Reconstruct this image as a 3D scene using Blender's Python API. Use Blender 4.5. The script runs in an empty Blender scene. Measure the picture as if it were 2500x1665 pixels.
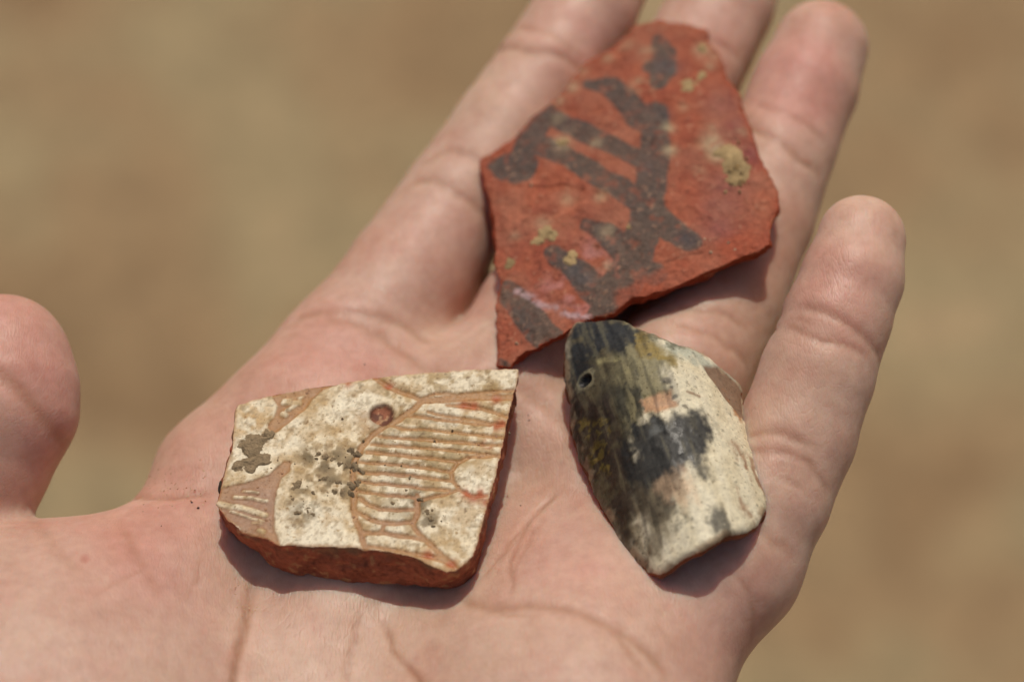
import bpy, math
import numpy as np
from mathutils import Vector

MM = 0.001
# ------------------------------------------------------------------ camera
ELEV = math.radians(55)          # camera looks down at the palm
DIST = 358.0                     # mm from the camera to the middle of the palm
SENSOR, LENS = 22.3, 55.0
CAM = np.array([0.0, -DIST*math.cos(ELEV), DIST*math.sin(ELEV)])
CF = np.array([0.0, math.cos(ELEV), -math.sin(ELEV)])   # forward
CR = np.array([1.0, 0.0, 0.0])
CU = np.array([0.0, math.sin(ELEV), math.cos(ELEV)])
FOCUS = DIST - 18.0
FSTOP = 5.6
scene = bpy.context.scene
cam_data = bpy.data.cameras.new('camera')
cam = bpy.data.objects.new('camera', cam_data)
scene.collection.objects.link(cam)
cam.location = CAM*MM
cam.rotation_euler = (math.pi/2-ELEV, 0, 0)
cam_data.sensor_width = SENSOR; cam_data.lens = LENS
cam_data.clip_start = 0.01; cam_data.clip_end = 200
cam_data.dof.use_dof = True
cam_data.dof.focus_distance = FOCUS*MM
cam_data.dof.aperture_fstop = FSTOP
cam_data.dof.aperture_blades = 7
scene.camera = cam
# ------------------------------------------------------------------ sky, sun, exposure
SUN_EL, SUN_AZ = math.radians(68), math.radians(4)     # azimuth from +y (behind the hand) towards +x
world = bpy.data.worlds.new('World'); scene.world = world; world.use_nodes = True
wn = world.node_tree; wn.nodes.clear()
sky = wn.nodes.new('ShaderNodeTexSky'); sky.sky_type = 'NISHITA'; sky.sun_disc = False
sky.sun_elevation = SUN_EL; sky.sun_rotation = SUN_AZ
sky.dust_density = 4.0; sky.ozone_density = 0.6
bg = wn.nodes.new('ShaderNodeBackground'); bg.inputs[1].default_value = 0.08
wo = wn.nodes.new('ShaderNodeOutputWorld')
wn.links.new(sky.outputs[0], bg.inputs[0]); wn.links.new(bg.outputs[0], wo.inputs[0])
sl = bpy.data.lights.new('sun', 'SUN'); sl.energy = 3.0; sl.angle = math.radians(0.6); sl.color = (1.0, 0.93, 0.82)
sun = bpy.data.objects.new('sun', sl); scene.collection.objects.link(sun)
sdir = Vector((math.cos(SUN_EL)*math.sin(SUN_AZ), math.cos(SUN_EL)*math.cos(SUN_AZ), math.sin(SUN_EL)))
sun.rotation_euler = sdir.to_track_quat('Z', 'Y').to_euler()
vs = scene.view_settings
vs.view_transform = 'Standard'; vs.look = 'None'; vs.exposure = -0.33; vs.gamma = 1.0; vs.use_curve_mapping = False
scene.cycles.use_denoising = True
scene.cycles.use_adaptive_sampling = True; scene.cycles.adaptive_threshold = 0.02
scene.cycles.max_bounces = 5; scene.cycles.diffuse_bounces = 3; scene.cycles.glossy_bounces = 2
scene.cycles.caustics_reflective = False; scene.cycles.caustics_refractive = False

# ------------------------------------------------------------------ numpy helpers
F32 = np.float32
def srgb(r, g, b):
    c = np.array([r, g, b], float)/255
    return np.where(c <= 0.04045, c/12.92, ((c+0.055)/1.055)**2.4)

def ray(u, v):
    """direction of sight through a point of the 2500 x 1665 photograph"""
    x = (u-1250.0)/2500.0*SENSOR/LENS
    y = -(v-832.5)/2500.0*SENSOR/LENS
    return CF + x*CR + y*CU
def at(u, v, z):
    d = ray(u, v)
    return CAM + d*((z-CAM[2])/d[2])
K = 2500/2354.0
def D(u, v, z): return at(u*K, v*K, z)

def hash3(i, j, k, seed):
    h = (i.astype(np.uint32)*np.uint32(374761393) + j.astype(np.uint32)*np.uint32(668265263)
         + k.astype(np.uint32)*np.uint32(2147483647) + np.uint32(seed*1274126177 % 4294967296))
    h = (h ^ (h >> np.uint32(13)))*np.uint32(1274126177)
    h = (h ^ (h >> np.uint32(16)))*np.uint32(2246822519)
    h = h ^ (h >> np.uint32(15))
    return h.astype(F32)/F32(4294967295.0)
def vnoise(p, seed=0):
    f = np.floor(p); w = (p-f).astype(F32); w = w*w*(3-2*w); f = f.astype(np.int64)
    r = 0
    for a in (0, 1):
        for b in (0, 1):
            for c in (0, 1):
                wt = (w[:, 0] if a else 1-w[:, 0])*(w[:, 1] if b else 1-w[:, 1])*(w[:, 2] if c else 1-w[:, 2])
                r = r + wt*hash3(f[:, 0]+a, f[:, 1]+b, f[:, 2]+c, seed)
    return r
def fbm(p, scale, octaves=4, seed=0, gain=0.5):
    """0..1 noise; scale = size of the largest blobs in mm"""
    p = np.asarray(p, float)/scale + 100.0
    a, s, n = 1.0, 0.0, 0.0
    for o in range(octaves):
        s = s + a*vnoise(p, seed+o*17); n += a; a *= gain; p = p*2.03+7.7
    return s/n
def smooth(a, b, x):
    t = np.clip((x-a)/(b-a), 0, 1)
    return t*t*(3-2*t)
def seg2(P, pts, widths=None):
    """distance of 2-D points to a polyline; with widths returns distance minus half width"""
    best = np.full(len(P), 1e9, F32)
    pts = np.asarray(pts, float)
    for i in range(len(pts)-1):
        a, b = pts[i], pts[i+1]; ab = b-a
        t = np.clip(((P-a)@ab)/max(ab@ab, 1e-9), 0, 1)
        d = np.linalg.norm(P-a-t[:, None]*ab, axis=1)
        if widths is not None:
            d = d - 0.5*(widths[i]+(widths[i+1]-widths[i])*t)
        best = np.minimum(best, d)
    return best
def poly2(P, poly):
    """signed distance to a polygon (negative inside)"""
    poly = np.asarray(poly, float)
    d = seg2(P, np.vstack([poly, poly[:1]]))
    inside = np.zeros(len(P), bool)
    x, y = P[:, 0], P[:, 1]
    n = len(poly)
    for i in range(n):
        (x1, y1), (x2, y2) = poly[i], poly[(i+1) % n]
        if y1 == y2: continue
        c = ((y1 > y) != (y2 > y)) & (x < (x2-x1)*(y-y1)/(y2-y1)+x1)
        inside ^= c
    return np.where(inside, -d, d)
def seg3(P, pts):
    best = np.full(len(P), 1e9, F32)
    for i in range(len(pts)-1):
        a, b = pts[i], pts[i+1]; ab = b-a
        t = np.clip(((P-a)@ab)/max(ab@ab, 1e-9), 0, 1)
        best = np.minimum(best, np.linalg.norm(P-a-t[:, None]*ab, axis=1))
    return best

def surface_nets(V, origin, h):
    S = V < 0
    n = np.array(V.shape)-1
    c = [(a, b, d) for a in (0, 1) for b in (0, 1) for d in (0, 1)]
    def sl_(A, o): return A[o[0]:o[0]+n[0], o[1]:o[1]+n[1], o[2]:o[2]+n[2]]
    anyi = np.zeros(n, bool); alli = np.ones(n, bool)
    for o in c:
        s = sl_(S, o); anyi |= s; alli &= s
    mixed = anyi & ~alli
    I = np.argwhere(mixed)
    idx = np.full(n, -1, np.int64); idx[mixed] = np.arange(len(I))
    acc = np.zeros((len(I), 3)); cnt = np.zeros(len(I))
    for o in c:
        for ax in range(3):
            if o[ax]: continue
            q = list(o); q[ax] = 1
            va = V[I[:, 0]+o[0], I[:, 1]+o[1], I[:, 2]+o[2]]; vb = V[I[:, 0]+q[0], I[:, 1]+q[1], I[:, 2]+q[2]]
            m = (va < 0) != (vb < 0)
            t = np.where(m, va/np.where(m, va-vb, 1), 0)
            p = np.tile(np.array(o, float), (len(I), 1)); p[:, ax] += t
            acc[m] += p[m]; cnt[m] += 1
    verts = origin + (I + acc/cnt[:, None])*h
    faces = []
    for ax in range(3):
        b, d = (ax+1) % 3, (ax+2) % 3
        s0 = np.take(S, range(0, S.shape[ax]-1), ax); s1 = np.take(S, range(1, S.shape[ax]), ax)
        E = np.argwhere(s0 != s1)
        ok = (E[:, b] > 0) & (E[:, d] > 0) & (E[:, b] < n[b]) & (E[:, d] < n[d])
        E = E[ok]
        if not len(E): continue
        flip = s0[E[:, 0], E[:, 1], E[:, 2]]
        def cell(ob, od):
            q = E.copy(); q[:, b] += ob; q[:, d] += od
            return idx[q[:, 0], q[:, 1], q[:, 2]]
        f = np.stack([cell(-1, -1), cell(0, -1), cell(0, 0), cell(-1, 0)], 1)
        f[~flip] = f[~flip][:, ::-1]
        faces.append(f)
    return verts, np.vstack(faces)
def subdivide(V, Fq):
    nv, nf = len(V), len(Fq)
    e = np.stack([Fq, np.roll(Fq, -1, 1)], 2).reshape(-1, 2)
    es = np.sort(e, 1); key = es[:, 0]*np.int64(nv)+es[:, 1]
    uk, inv = np.unique(key, return_inverse=True)
    a, b = uk//nv, uk % nv
    mid = (V[a]+V[b])/2; cen = V[Fq].mean(1)
    em = nv + inv.reshape(nf, 4); ci = nv+len(uk)+np.arange(nf)
    out = []
    for i in range(4):
        out.append(np.stack([Fq[:, i], em[:, i], ci, em[:, (i+3) % 4]], 1))
    return np.vstack([V, mid, cen]), np.vstack(out)
def field_mesh(fn, lo, hi, h, coarse=6):
    """polygonise fn(points mm) < 0 inside the box, evaluating finely only near the surface"""
    lo = np.array(lo, float); hi = np.array(hi, float)
    H = h*coarse
    nb = np.ceil((hi-lo)/H).astype(int)
    g = np.stack(np.meshgrid(*[np.arange(k) for k in nb], indexing='ij'), -1).reshape(-1, 3)
    dc = fn(lo+(g+0.5)*H).reshape(nb)
    near = np.abs(dc) < H*1.6
    V = np.kron(np.where(dc < 0, -9.0, 9.0).astype(F32), np.ones((coarse,)*3, F32))
    N = np.kron(near, np.ones((coarse,)*3, bool))
    Q = np.argwhere(N)
    for s in range(0, len(Q), 600000):
        q = Q[s:s+600000]
        V[q[:, 0], q[:, 1], q[:, 2]] = fn(lo+q*h)
    return surface_nets(V, lo, h)
def gradient(fn, P, e=0.25):
    k = np.array([[1, -1, -1], [-1, -1, 1], [-1, 1, -1], [1, 1, 1]], float)
    g = sum(kk*fn(P+kk*e)[:, None] for kk in k)
    return g/np.maximum(np.linalg.norm(g, axis=1), 1e-9)[:, None]
def project(fn, P, it=2):
    for _ in range(it):
        P = P - gradient(fn, P)*fn(P)[:, None]*0.9
    return P

def link_mesh(name, V, Fc, mat, parent=None, col=None, attrs=None, smooth_shade=True):
    me = bpy.data.meshes.new(name)
    Fc = np.asarray(Fc); k = Fc.shape[1]
    me.vertices.add(len(V)); me.vertices.foreach_set('co', (np.asarray(V)*MM).astype(F32).ravel())
    me.loops.add(Fc.size); me.loops.foreach_set('vertex_index', Fc.astype(np.int32).ravel())
    me.polygons.add(len(Fc)); me.polygons.foreach_set('loop_start', (np.arange(len(Fc))*k).astype(np.int32))
    me.update(calc_edges=True); me.validate()
    if smooth_shade: me.polygons.foreach_set('use_smooth', np.ones(len(me.polygons), bool))
    if col is not None:
        a = me.attributes.new('Col', 'FLOAT_COLOR', 'POINT')
        a.data.foreach_set('color', np.hstack([np.clip(col, 0, 1), np.ones((len(V), 1))]).astype(F32).ravel())
    for kname, val in (attrs or {}).items():
        a = me.attributes.new(kname, 'FLOAT', 'POINT'); a.data.foreach_set('value', np.asarray(val, F32))
    me.materials.append(mat)
    o = bpy.data.objects.new(name, me); scene.collection.objects.link(o)
    if parent: o.parent = parent
    return o
def tag(o, label=None, cat=None, group=None, kind=None):
    if label: o['label'] = label
    if cat: o['category'] = cat
    if group: o['group'] = group
    if kind: o['kind'] = kind
    return o
def empty(name, p):
    o = bpy.data.objects.new(name, None); o.empty_display_size = 0.01
    scene.collection.objects.link(o)
    return o

# ------------------------------------------------------------------ materials
class NT:
    def __init__(s, name):
        s.m = bpy.data.materials.new(name); s.m.use_nodes = True
        s.t = s.m.node_tree; s.b = s.t.nodes['Principled BSDF']
    def n(s, kind, **kw):
        q = s.t.nodes.new(kind)
        for k, v in kw.items():
            if k.startswith('_'): setattr(q, k[1:], v)
            else: q.inputs[k.replace('_', ' ')].default_value = v
        return q
    def l(s, a, b): s.t.links.new(a, b)
def noise_node(T, co, scale, detail=4, rough=0.55):
    q = T.n('ShaderNodeTexNoise', Scale=scale, Detail=detail, Roughness=rough); T.l(co, q.inputs['Vector']); return q
def ramp(T, src, stops):
    q = T.n('ShaderNodeValToRGB'); T.l(src, q.inputs[0])
    el = q.color_ramp.elements
    while len(el) < len(stops): el.new(0.5)
    for e, (p, c) in zip(el, stops):
        e.position = p; e.color = (*c, 1) if len(c) == 3 else c
    return q
def mult(T, a, b, f=1.0):
    q = T.n('ShaderNodeMix', _data_type='RGBA', _blend_type='MULTIPLY'); q.inputs[0].default_value = f
    T.l(a, q.inputs[6]); T.l(b, q.inputs[7]); return q.outputs[2]

def skin_material():
    T = NT('skin')
    co = T.n('ShaderNodeTexCoord').outputs['Object']
    col = T.n('ShaderNodeAttribute', _attribute_name='Col').outputs['Color']
    n1 = noise_node(T, co, 140, 4)
    r1 = ramp(T, n1.outputs[0], [(0.3, (0.93, 0.87, 0.85)), (0.7, (1.06, 1.08, 1.09))])
    n2 = noise_node(T, co, 620, 3)
    r2 = ramp(T, n2.outputs[0], [(0.3, (0.93, 0.90, 0.89)), (0.7, (1.05, 1.06, 1.07))])
    c = mult(T, mult(T, col, r1.outputs[0]), r2.outputs[0])
    T.l(c, T.b.inputs['Base Color'])
    T.b.inputs['Subsurface Weight'].default_value = 0.85
    T.b.inputs['Subsurface Radius'].default_value = (1.0, 0.38, 0.22)
    T.b.inputs['Subsurface Scale'].default_value = 0.0042
    n3 = noise_node(T, co, 260, 3)
    rr = ramp(T, n3.outputs[0], [(0.3, (0.40,)*3), (0.75, (0.56,)*3)])
    T.l(rr.outputs[0], T.b.inputs['Roughness'])
    T.b.inputs['Specular IOR Level'].default_value = 0.38
    # fine ridges of the palm skin: stretched cells and short cross lines
    mp = T.n('ShaderNodeMapping'); mp.inputs['Rotation'].default_value = (0, 0, -0.5); mp.inputs['Scale'].default_value = (1, 0.22, 1)
    T.l(co, mp.inputs['Vector'])
    vo = T.n('ShaderNodeTexVoronoi', Scale=2500, _feature='DISTANCE_TO_EDGE'); T.l(mp.outputs[0], vo.inputs['Vector'])
    mp2 = T.n('ShaderNodeMapping'); mp2.inputs['Rotation'].default_value = (0, 0, 1.0); mp2.inputs['Scale'].default_value = (1, 0.3, 1)
    T.l(co, mp2.inputs['Vector'])
    vo2 = T.n('ShaderNodeTexVoronoi', Scale=1150, _feature='DISTANCE_TO_EDGE'); T.l(mp2.outputs[0], vo2.inputs['Vector'])
    k1 = ramp(T, vo.outputs[0], [(0.0, (0,)*3), (0.25, (1,)*3)])
    k2 = ramp(T, vo2.outputs[0], [(0.0, (0,)*3), (0.12, (1,)*3)])
    b1 = T.n('ShaderNodeBump', Strength=0.13, Distance=0.0002); T.l(k1.outputs[0], b1.inputs['Height'])
    b2 = T.n('ShaderNodeBump', Strength=0.11, Distance=0.0003); T.l(k2.outputs[0], b2.inputs['Height']); T.l(b1.outputs[0], b2.inputs['Normal'])
    b3 = T.n('ShaderNodeBump', Strength=0.10, Distance=0.0005); T.l(n2.outputs[0], b3.inputs['Height']); T.l(b2.outputs[0], b3.inputs['Normal'])
    T.l(b3.outputs[0], T.b.inputs['Normal'])
    return T.m
def mineral_material(name, grain=1800, amp=(0.8, 1.15), bump=0.5, dist=0.0003, spec=0.35, rough=None, specks=None):
    """vertex colour with fine grain; roughness read from the attribute 'rough'"""
    T = NT(name)
    co = T.n('ShaderNodeTexCoord').outputs['Object']
    col = T.n('ShaderNodeAttribute', _attribute_name='Col').outputs['Color']
    n1 = noise_node(T, co, grain, 5, 0.65)
    r1 = ramp(T, n1.outputs[0], [(0.28, (amp[0],)*3), (0.72, (amp[1],)*3)])
    n2 = noise_node(T, co, grain*0.28, 4, 0.6)
    r2 = ramp(T, n2.outputs[0], [(0.3, (0.9, 0.88, 0.86)), (0.7, (1.06,)*3)])
    base = mult(T, mult(T, col, r1.outputs[0]), r2.outputs[0])
    for sc, lo_, hi_, c_ in (specks or ()):
        q = noise_node(T, co, sc, 2, 0.5); k = ramp(T, q.outputs[0], [(lo_, (1, 1, 1)), (hi_, c_)]); base = mult(T, base, k.outputs[0])
    T.l(base, T.b.inputs['Base Color'])
    if rough is None:
        T.l(T.n('ShaderNodeAttribute', _attribute_name='rough').outputs['Fac'], T.b.inputs['Roughness'])
    else:
        T.b.inputs['Roughness'].default_value = rough
    T.b.inputs['Specular IOR Level'].default_value = spec
    b1 = T.n('ShaderNodeBump', Strength=bump, Distance=dist); T.l(n1.outputs[0], b1.inputs['Height'])
    b2 = T.n('ShaderNodeBump', Strength=bump*0.8, Distance=dist*2.5); T.l(n2.outputs[0], b2.inputs['Height']); T.l(b1.outputs[0], b2.inputs['Normal'])
    T.l(b2.outputs[0], T.b.inputs['Normal'])
    return T.m
def ground_material():
    T = NT('dry_earth')
    co = T.n('ShaderNodeTexCoord').outputs['Object']
    n1 = noise_node(T, co, 6.5, 4, 0.55)
    r1 = ramp(T, n1.outputs[0], [(0.30, tuple(srgb(136, 107, 74))), (0.45, tuple(srgb(158, 130, 94))), (0.58, tuple(srgb(162, 142, 105))), (0.7, tuple(srgb(182, 153, 115)))])
    n2 = noise_node(T, co, 60, 6, 0.7)
    r2 = ramp(T, n2.outputs[0], [(0.3, (0.7,)*3), (0.7, (1.2,)*3)])
    T.l(mult(T, r1.outputs[0], r2.outputs[0]), T.b.inputs['Base Color'])
    T.b.inputs['Roughness'].default_value = 0.95
    b = T.n('ShaderNodeBump', Strength=0.6, Distance=0.01); T.l(n2.outputs[0], b.inputs['Height']); T.l(b.outputs[0], T.b.inputs['Normal'])
    return T.m
M_skin = skin_material()

# ------------------------------------------------------------------ ground
GZ = -820.0
s = 60000.0
ground = link_mesh('ground', [(-s, -s, GZ), (s, -s, GZ), (s, s, GZ), (-s, s, GZ)], [(0, 1, 2, 3)], ground_material(), smooth_shade=False)
tag(ground, 'dry sandy brown earth far below the hand', kind='structure')

# ------------------------------------------------------------------ hand (one continuous surface)
def split(P):
    P = np.asarray(P, F32)
    return np.ascontiguousarray(P[:, 0]), np.ascontiguousarray(P[:, 1]), np.ascontiguousarray(P[:, 2])
def cone(X, a, b, ra, rb):
    x, y, z = X
    a = a.astype(F32); ab = (b-a).astype(F32); L = float(ab@ab)
    x = x-a[0]; y = y-a[1]; z = z-a[2]
    t = np.clip((x*ab[0]+y*ab[1]+z*ab[2])*F32(1/L), 0, 1)
    x = x-t*ab[0]; y = y-t*ab[1]; z = z-t*ab[2]
    return np.sqrt(x*x+y*y+z*z)-(F32(ra)+F32(rb-ra)*t)
def smin(a, b, k):
    h = np.maximum(F32(k)-np.abs(a-b), 0)*F32(1/k)
    return np.minimum(a, b)-h*h*F32(k*0.25)
def chain(X, js, k=2.5):
    d = None
    for (a, ra), (b, rb) in zip(js[:-1], js[1:]):
        q = cone(X, a, b, ra, rb)
        d = q if d is None else smin(d, q, k)
    return d
def ell(X, c, r):
    x, y, z = X[0]-F32(c[0]), X[1]-F32(c[1]), X[2]-F32(c[2])
    k0 = np.sqrt((x/r[0])**2+(y/r[1])**2+(z/r[2])**2)
    k1 = np.sqrt((x/r[0]**2)**2+(y/r[1]**2)**2+(z/r[2]**2)**2)
    return k0*(k0-1)/np.maximum(k1, 1e-6)
# joints of the fingers: place along the line of sight, height above the palm, radius (mm)
FING = {
 'index':  [(815, 815, -9.5, 10.0), (940, 640, -7.6, 9.5), (1058, 468, -5.6, 9.0), (1165, 310, -3.0, 8.6), (1258, 170, -0.6, 8.2), (1350, 20, 1.8, 7.8), (1425, -105, 3.5, 6.6)],
 'middle': [(1142, 925, -10, 10.4), (1260, 735, -8.2, 10.6), (1375, 540, -6.2, 9.3), (1478, 350, -3.5, 8.9), (1575, 175, -1.0, 8.5), (1660, 10, 1.5, 8.0), (1730, -140, 3.5, 6.7)],
 'ring':   [(1475, 1055, -8, 10.0), (1556, 862, -5.6, 10.4), (1662, 685, -4.6, 9.0), (1735, 505, -2.2, 8.6), (1798, 330, .6, 8.2), (1852, 200, 2.8, 7.9), (1888, 108, 4.4, 7.1)],
 'pinky':  [(1692, 1295, -3.6, 8.3), (1768, 1150, 0.3, 8.2), (1830, 1000, 3.5, 8.1), (1880, 860, 7, 7.8), (1924, 735, 10, 7.5), (1960, 640, 12, 7.1), (1979, 552, 13.2, 6.2)],
}
FC = {k: [(D(u, v, z), r) for u, v, z, r in js] for k, js in FING.items()}
MCP = {'index': (D(548, 1120, -13), 12), 'middle': (D(930, 1205, -13.6), 12.4), 'ring': (D(1265, 1330, -14.5), 12.4), 'pinky': (D(1478, 1468, -10.8), 10.9)}
hand_dir = np.array([0.437, 0.90, 0.0]); hand_dir /= np.linalg.norm(hand_dir)
side = np.array([-hand_dir[1], hand_dir[0], 0])      # towards the thumb
wrist = FC['middle'][0][0]-hand_dir*98 + np.array([0, 0, -4])
CARP = {'index': (wrist+side*15, 13), 'middle': (wrist+side*5, 13.5), 'ring': (wrist-side*6, 13.5), 'pinky': (wrist-side*15, 12.5)}
TH = [(wrist+side*20+hand_dir*14+np.array([0, 0, 3]), 13.5), (D(-190, 1440, -9), 13), (D(-150, 1250, -9), 10.8), (D(-58, 1060, -3), 10.3), (D(2, 935, 1.5), 10.5), (D(10, 880, 3), 9.9), (D(10, 826, 4), 9.0)]
elbow = wrist-hand_dir*110+np.array([0, 0, -6])
def along(k, t):
    i = int(t); return FC[k][i][0]*(1-t+i)+FC[k][i+1][0]*(t-i)
def hand_field(P):
    X = split(P)
    palm = None
    for k in MCP:
        d = chain(X, [CARP[k], MCP[k], FC[k][0]], 2)
        palm = d if palm is None else smin(palm, d, 9)
    for a, b, r in ((('index'), 'middle', 8.6), ('middle', 'ring', 8.6), ('ring', 'pinky', 8.2)):   # webs between the finger roots
        ca = FC[a][0][0]*0.86+MCP[a][0]*0.14; cb = FC[b][0][0]*0.86+MCP[b][0]*0.14
        palm = smin(palm, cone(X, ca, cb, r, r), 4)
    for a, b, t, r, low in (('index', 'middle', .35, 6, 5), ('index', 'middle', .8, 6, 8.5), ('index', 'middle', 1.25, 5.5, 9), ('middle', 'ring', .8, 6.6, 5), ('middle', 'ring', 1.35, 6, 5)):      # deeper web skin between the finger roots
        ca = along(a, t); cb = along(b, t); dn = np.array([0, 0, -low])
        palm = smin(palm, cone(X, ca+dn, cb+dn, r, r), 3)
    fore = cone(X, wrist+side*9, elbow+side*9, 17, 24)
    fore = smin(fore, cone(X, wrist-side*9, elbow-side*9, 17, 24), 14)
    palm = smin(palm, fore, 14)
    th = chain(X, TH, 1.5)
    palm = smin(palm, ell(X, D(40, 1668, -8), (25, 30, 17)), 14)          # ball of the thumb
    palm = smin(palm, ell(X, D(1335, 1830, -8), (19, 34, 16)), 14)        # heel under the little finger
    palm = smin(palm, cone(X, D(60, 1476, -8), D(400, 1370, -11), 9.3, 9), 7)   # fold between thumb and palm
    palm = smin(palm, th, 3)
    # pads at the roots of the fingers
    palm = smin(palm, ell(X, D(760, 960, -6), (11, 10, 8)), 6)
    palm = smin(palm, ell(X, D(1480, 1330, -6.5), (10, 11, 8)), 6)
    palm = smin(palm, ell(X, D(800, 1225, -7.2), (17, 12, 7)), 5)
    fingers = None
    for k, js in FC.items():
        d = chain(X, js, 0.8)
        fingers = d if fingers is None else smin(fingers, d, 0.6)
    return smin(palm, fingers, 3)
def on_skins(pts):
    """where the lines of sight through photograph points meet the skin"""
    d = np.array([ray(u, v) for u, v in pts]); d /= np.linalg.norm(d, axis=1)[:, None]
    p = CAM+d*250.0; best = np.full(len(p), 1e9); bp = p.copy()
    for _ in range(30):
        f = hand_field(p).astype(float)
        m = f < best; best[m] = f[m]; bp[m] = p[m]
        p = p+d*np.where((f > .01) & (p[:, 2] > -60), f*.95, 0)[:, None]
    far = best > .1                       # just past the edge: step onto the nearest skin
    if far.any(): bp[far] = project(hand_field, bp[far], 3)
    return bp
def on_skin(u, v): return on_skins([(u, v)])[0]
lo = np.min([p for js in FC.values() for p, _ in js]+[TH[-1][0], elbow, TH[1][0]], axis=0)-30
hi = np.max([p for js in FC.values() for p, _ in js]+[TH[-1][0], elbow], axis=0)+30
lo[2] = -55; hi[2] = 32
HV, HF = field_mesh(hand_field, lo, hi, 0.9, 5)
HV, HF = subdivide(HV, HF)
HV = project(hand_field, HV, 1)
HN = gradient(hand_field, HV)
# creases of the skin: points in the photograph carried onto the surface, depth, half width, strength of the brown line
CREASES = [
 ([(624,1414),(611,1474),(599,1546),(582,1610),(569,1665),(550,1740)], 1.0, .75, 1.0),
 ([(612,1420),(598,1480),(585,1550),(566,1615)], .35, .5, .5),
 ([(883,1482),(866,1559),(849,1631),(835,1700)], .35, .6, .5),
 ([(930,1503),(960,1588),(1000,1635),(1050,1690)], .6, .7, .8),
 ([(262,1216),(320,1212),(361,1213),(425,1214),(470,1205),(520,1195)], 1.1, 1.0, .5),
 ([(72,1240),(98,1291),(149,1350),(200,1400)], .5, 1.4, .25),
 ([(276,1261),(331,1338),(382,1440)], .45, 1.3, .35),
 ([(229,1452),(280,1423),(331,1397),(400,1375)], .22, .6, .3),
 ([(480,1440),(484,1393),(500,1350)], .2, .5, .3),
 ([(440,1480),(470,1430),(520,1380)], .15, .5, .2),
 ([(1371,1193),(1332,1232),(1293,1271),(1263,1329),(1249,1368),(1250,1450)], .5, .6, .5),
 ([(1351,1202),(1273,1290),(1215,1368),(1176,1417)], .5, .55, .5),
 ([(1330,1260),(1285,1335),(1240,1420)], .25, .45, .3),
 ([(1190,1440),(1230,1360),(1270,1310)], .22, .4, .2),
 ([(1120,1455),(1151,1466),(1195,1485),(1254,1480),(1341,1476),(1415,1495),(1478,1520),(1546,1559),(1595,1602),(1640,1660)], .8, 1.3, .6),
 ([(1195,1485),(1240,1500),(1300,1502)], .3, .6, .4),
 ([(1490,1535),(1545,1600),(1590,1660)], .35, .8, .35),
 ([(1820,1437),(1839,1500),(1826,1585)], .3, .7, .3),
 ([(1790,1400),(1830,1440),(1850,1480)], .25, .6, .3),
 # little finger
 ([(1885,775),(1899,767),(1974,750),(2031,767),(2089,802),(2135,853),(2150,880)], .7, .8, .5),
 ([(1878,815),(1888,808),(1945,802),(2008,836),(2066,842),(2120,870)], .5, .7, .5),
 ([(1895,788),(1950,778),(2000,798)], .25, .5, .4),
 ([(1810,1065),(1836,1060),(1899,1054),(1930,1066),(1990,1090)], .5, .8, .6),
 ([(1815,1108),(1848,1100),(1917,1106),(1974,1129),(2008,1169),(2030,1200)], .5, .8, .5),
 ([(1876,1152),(1920,1170),(1974,1204)], .3, .7, .35),
 ([(1800,1260),(1850,1290),(1900,1330),(1930,1350)], .6, 1.2, .4),
 # ring finger
 ([(1840,252),(1866,262),(1941,290),(1987,322),(2020,350)], .5, .8, .4),
 ([(1820,310),(1857,327),(1931,369),(1969,406),(2000,425)], .7, .9, .6),
 ([(1650,752),(1721,756),(1779,767),(1825,802)], .5, .8, .5),
 ([(1640,790),(1700,800),(1773,842),(1825,888)], .6, .9, .5),
 # middle finger
 ([(1600,90),(1680,80),(1760,110),(1800,140)], .6, .9, .4),
 ([(1400,600),(1480,600),(1560,650)], .6, .9, .4),
 ([(1130,935),(1190,920),(1260,935),(1330,985),(1370,1030),(1390,1080)], .8, 1.3, .5),
 # index finger
 ([(1215,95),(1235,79),(1287,70),(1334,75),(1380,107),(1420,140)], .5, .9, .4),
 ([(1190,135),(1221,121),(1277,126),(1362,135),(1399,154),(1430,180)], .9, 1.1, .5),
 ([(1020,420),(1042,396),(1105,367),(1151,384),(1220,430)], .6, .9, .4),
 ([(995,460),(1013,447),(1059,442),(1116,476),(1145,493),(1200,540)], .7, 1.0, .5),
 ([(710,795),(732,776),(801,757),(878,764),(954,783),(1011,806),(1060,840)], .7, 1.2, .5),
 ([(782,780),(859,783),(935,818),(992,860),(1050,906),(1080,940)], 1.0, 1.5, .5),
 # thumb
 ([(-40,900),(0,916),(38,942),(83,1000),(147,1070),(165,1095)], .75, 1.5, .6),
]
disp = np.zeros(len(HV), F32); cmask = np.zeros(len(HV), F32)
pxw = np.random.RandomState(5)
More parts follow.
